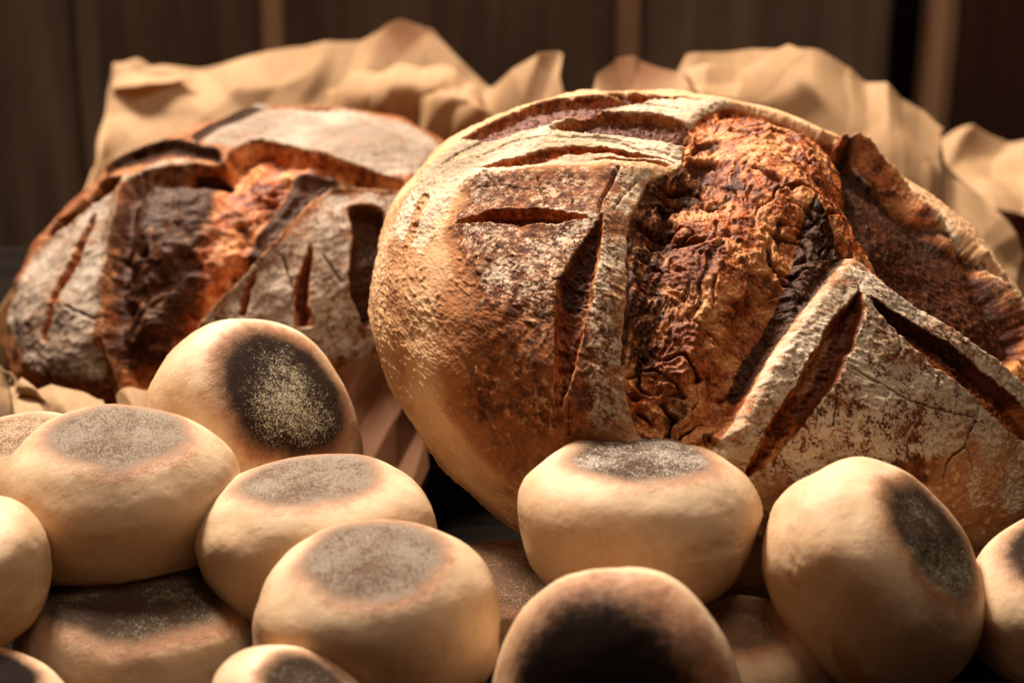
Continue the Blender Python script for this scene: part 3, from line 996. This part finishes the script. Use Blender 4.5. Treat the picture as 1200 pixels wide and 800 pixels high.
# ================================================================== THE ROLLS
def roll_mat(name, burn, dust, ring=1.0, dark=(.020, .011, .008), dustcol=(.285, .235, .185), core=0.0):
    """burn: how dark the griddled disc is; dust: how much flour lies on it"""
    m = Mat(name, 0.62, 0.22)
    v = m.obj()
    patch, pale, stain = m.attr('patch'), m.attr('pale'), m.attr('stain')
    f1 = m.noise(v, 1350, 3, .65)
    f2 = m.noise(v, 330, 4, .6)
    f3 = m.noise(v, 60, 4, .55)
    f4 = m.noise(v, 25, 3, .5)
    sp = m.voro(v, 620)
    dough = m.mix(m.rng(f4, .35, .65), (.52, .335, .190), (.61, .435, .275))
    dough = m.mix(m.rng(f2, .45, .72, 0, .22), dough, (.46, .22, .075))
    dough = m.mix(m.rng(f1, .50, .66, 0, .34), dough, (.70, .54, .37))
    dough = m.mix(m.rng(f3, .50, .70, 0, .38), dough, (.42, .22, .09))
    dough = m.mix(m.rng(pale, 0, 1, 0, .65), dough, (.72, .55, .36))
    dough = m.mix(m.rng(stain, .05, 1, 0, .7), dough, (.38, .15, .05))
    e = m.math('ADD', patch, m.math('MULTIPLY', m.math('SUBTRACT', f3, .5), .20))
    e = m.math('ADD', e, m.math('MULTIPLY', m.math('SUBTRACT', f2, .5), .26))
    e = m.math('ADD', e, m.math('MULTIPLY', m.math('SUBTRACT', f1, .5), .30))
    c = m.mix(m.math('MULTIPLY', m.rng(e, .17, .52, 0, .88 * ring), m.rng(f4, .36, .60, .50, 1.0)), dough, (.34, .130, .052))
    base = tuple((1 - burn) * a + burn * b for a, b in zip((.15, .085, .050), dark))
    c = m.mix(m.rng(e, .36, .86), c, base)
    g = m.math('ADD', m.math('MULTIPLY', f1, .72), m.math('MULTIPLY', f2, .28))
    g = m.math('ADD', g, m.math('MULTIPLY', m.math('SUBTRACT', f3, .5), .20))
    g = m.math('ADD', g, m.math('MULTIPLY', m.math('SUBTRACT', f4, .5), .42))
    g = m.math('ADD', g, m.math('MULTIPLY', m.math('SUBTRACT', m.attr('core'), .45), core))
    lo = .64 - .30 * dust
    dm = m.rng(g, lo - .03, lo + .17)
    dm = m.math('MULTIPLY', dm, m.rng(e, .38, .80))
    c = m.mix(m.math('MULTIPLY', dm, .85), c, dustcol)
    m.color(c)
    m.link(m.rng(e, .35, .8, .24, .02), m.b.inputs['Specular IOR Level'])
    m.b.inputs['Subsurface Weight'].default_value = .07
    m.b.inputs['Subsurface Radius'].default_value = (.010, .005, .0025)
    m.b.inputs['Subsurface Scale'].default_value = .6
    h = m.math('ADD', m.math('ADD', m.math('MULTIPLY', f2, .55), m.math('MULTIPLY', f1, .22)), m.math('MULTIPLY', f3, .5))
    h = m.math('ADD', h, m.math('MULTIPLY', m.math('MULTIPLY', f1, m.rng(e, .3, .6)), .9))
    h = m.math('ADD', h, m.math('MULTIPLY', m.rng(m.voro(v, 260), .0, .35), .18))
    h = m.math('ADD', h, m.math('MULTIPLY', dm, .35))
    m.bump(h, .36, .0009)
    return m.m


M_GREY = roll_mat('roll_grey_dusted_disc', .35, .80)
M_DARK = roll_mat('roll_burnt_disc', .95, .30, dustcol=(.55, .47, .32), core=.20)
M_PALE = roll_mat('roll_pale_disc', .0, .75, .5, dark=(.3, .2, .12), dustcol=(.46, .33, .22))
M_BLACK = roll_mat('roll_black_disc', 1.0, .0, dark=(.010, .005, .003), dustcol=(.06, .03, .02))
M_MIX = roll_mat('roll_mottled_disc', .70, .60, dustcol=(.52, .45, .37))
M_BROWN = roll_mat('roll_brown_disc', .15, .45, dustcol=(.40, .26, .17))
M_CHARGREY = roll_mat('roll_charcoal_disc', .85, .36, dustcol=(.30, .27, .18))


def roll(px, py, depth, R_px, axis, ratio, mat, label, seed, patch_r=.56, off=(0, 0), squash=1.0, yaw=0, world_axis=False, creases=1.0, dent=.05,
         nr=130, na=220, edge=.13, spin=0.0):
    a = R_px * depth * K * 1.025
    c = at(px, py, depth)
    W = np.array(axis, float) / np.linalg.norm(axis) if world_axis else campt(axis)
    E1 = np.cross(W, [0.3, 1, 0.1])
    E1 /= np.linalg.norm(E1)
    E2 = np.cross(W, E1)
    th = np.linspace(0.0, math.pi, nr)
    ph = np.linspace(0, 2 * math.pi, na, endpoint=False)
    TH, PH = np.meshgrid(th, ph, indexing='ij')
    n_e = 2.45
    ct, st = np.cos(TH), np.sin(TH)
    rad = (np.abs(st) ** n_e + np.abs(ct) ** n_e) ** (-1 / n_e)
    x, y, z = st * rad * np.cos(PH), st * rad * np.sin(PH), ct * rad
    D = np.stack([x, y, z], -1).reshape(-1, 3)
    n0 = D / np.linalg.norm(D, axis=1)[:, None]
    rr = np.hypot(D[:, 0] - off[0], D[:, 1] - off[1])
    ang = np.arctan2(D[:, 1] - off[1], D[:, 0] - off[0])
    topm = sstep(.1, .5, D[:, 2])
    wob = .09 * fbm(np.stack([np.cos(ang), np.sin(ang), 0 * ang], -1) * 1.3, 3, seed)
    pr = patch_r * (1 + wob)
    patch = np.clip(.5 + (pr - rr) / (2 * edge * 1.6), 0, 1) * topm
    # shape
    h = .038 * fbm(n0 * 1.3, 2, seed + 1) + .007 * fbm(n0 * 4, 3, seed + 2)
    P = D.copy()
    P *= (1 + h)[:, None]
    P[:, 2] -= dent * sstep(pr * 1.05, pr * .5, rr) * topm            # griddled disc is slightly sunk
    P[:, 2] += .022 * np.exp(-((rr - pr * 1.10) / .10) ** 2) * topm
    # flats where the dough proved against its neighbours
    rs = np.random.RandomState(seed * 13 + 5)
    for _k in range(5):
        a_ = rs.uniform(0, 2 * math.pi)
        nn = np.array([math.cos(a_), math.sin(a_), rs.uniform(-.5, .35)])
        nn /= np.linalg.norm(nn)
        dd = P @ nn
        lim = rs.uniform(.80, .93)
        P -= np.outer(np.log1p(np.exp((dd - lim) / .07)) * .07 * .38, nn)
    # skin wrinkles and a folded seam low on the side
    band = sstep(.75, .0, np.abs(D[:, 2] + .1)) * creases
    wr = ridged(n0 * np.array([5, 5, 9]) + .6 * fbm(n0 * 3, 2, seed + 6)[:, None], 3, seed + 7)
    msk = sstep(.15, .6, fbm(n0 * 2.2, 2, seed + 9) + .15)
    P += n0 * (.008 * wr * band * msk)[:, None]
    seam = np.exp(-((D[:, 2] + .42 + .09 * np.sin(ang * 2 + seed)) / .045) ** 2)
    P -= n0 * (.008 * seam * creases * sstep(-.2, .4, fbm(n0 * 1.6, 2, seed + 30)))[:, None]
    P[:, 0] *= 1 + .03 * math.sin(seed * 2.1)
    S = np.array([a, a * squash, a * ratio])
    Lc = P * S
    cs, sn = math.cos(spin), math.sin(spin)
    Wd = np.outer(Lc[:, 0] * cs - Lc[:, 1] * sn, E1) + np.outer(Lc[:, 0] * sn + Lc[:, 1] * cs, E2) + np.outer(Lc[:, 2], W)
    pale = np.exp(-((rr - pr * 1.22) / .16) ** 2) * topm * (.6 + .5 * fbm(n0 * 3, 2, seed + 12)) + .25 * fbm(n0 * 2, 2, seed + 14)
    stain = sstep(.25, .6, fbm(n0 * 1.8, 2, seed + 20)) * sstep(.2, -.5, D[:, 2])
    stain = stain + sstep(-.45, -.95, D[:, 2]) * .8  # browner towards the roll's underside
    # grid with wrap-around
    i = np.arange(nr * na).reshape(nr, na)
    j = np.roll(i, -1, axis=1)
    F = np.stack([i[:-1], i[1:], j[1:], j[:-1]], -1).reshape(-1, 4)
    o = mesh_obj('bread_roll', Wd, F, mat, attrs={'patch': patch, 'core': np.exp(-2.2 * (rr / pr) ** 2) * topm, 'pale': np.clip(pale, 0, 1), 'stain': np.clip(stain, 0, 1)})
    me = o.data
    o.location = c
    prop(o, label, 'bread roll', 'small griddled bread rolls piled in front of the loaves')
    return o


UP = (0, 0, 1)
roll(300, 498, .760, 128, (.52, .52, .68), .64, M_DARK, 'round roll tilted on edge against the rear loaf, showing a black disc speckled with flour', 1,
     patch_r=.68, dent=.02, edge=.14)
roll(32, 560, .735, 100, (.0, .93, .42), .62, M_PALE, 'roll mostly hidden behind the large roll at upper left, pale with a faint dusty top', 2, patch_r=.6)
roll(143, 588, .690, 139, (.02, .93, .42), .68, M_GREY, 'large upright roll at upper left of the pile with a sandy grey disc on top', 3, patch_r=.60)
roll(368, 634, .680, 139, (-.07, .96, .30), .60, M_GREY, 'flat-lying roll with grey dusted top, between the upper left roll and the front centre roll', 4, patch_r=.60)
roll(-50, 680, .640, 118, (-.25, .85, .42), .66, M_GREY, 'plain pale roll cut off by the left edge of the photo', 5, patch_r=.5)
roll(442, 732, .625, 142, (-.02, .89, .46), .68, M_GREY, 'front centre roll in soft focus, upright with a grey floured disc ringed in orange', 6, patch_r=.60)
roll(746, 612, .668, 143, (.02, .96, .28), .61, M_MIX, 'wide roll in front of the big loaf, its top mottled white and charcoal', 7, patch_r=.60, creases=1.5)
roll(722, 822, .590, 154, (-.20, .24, .95), .66, M_BLACK, 'blurred roll at bottom centre tilted forward with a solid black scorched face', 8, patch_r=.86, dent=.0, edge=.28)
roll(1024, 676, .655, 140, (.66, .54, .53), .70, M_CHARGREY, 'large roll tipped to the right with an oval charcoal disc on its upper right side', 9,
     patch_r=.58, creases=1.7, spin=.8, dent=.03)
roll(1262, 702, .66, 124, (-.25, .80, .50), .66, M_DARK, 'roll cut off by the right edge of the photo, beside the large tipped roll', 10, patch_r=.6)
roll(160, 765, .665, 148, (.03, .955, .30), .60, M_CHARGREY, 'roll in the lower layer under the upper left roll, with a wide dark brown top', 11, patch_r=.78, creases=.5)
roll(-20, 845, .60, 102, (.1, .88, .46), .6, M_BLACK, 'roll in the bottom left corner with a black top, just its shoulder in view', 12, patch_r=.7)
roll(340, 850, .585, 104, (.35, .80, .48), .66, M_CHARGREY, 'roll low between the front centre roll and the lower left roll, mostly out of frame', 13, patch_r=.55)
roll(598, 712, .700, 106, (.0, .92, .38), .60, M_BROWN, 'small roll in the lower layer with a dusty brown top, behind the front centre roll', 14, patch_r=.86)
roll(856, 800, .655, 122, (-.02, .90, .44), .66, M_BROWN, 'lower-layer roll with a small reddish brown disc, below left of the large tipped roll', 15, patch_r=.46)
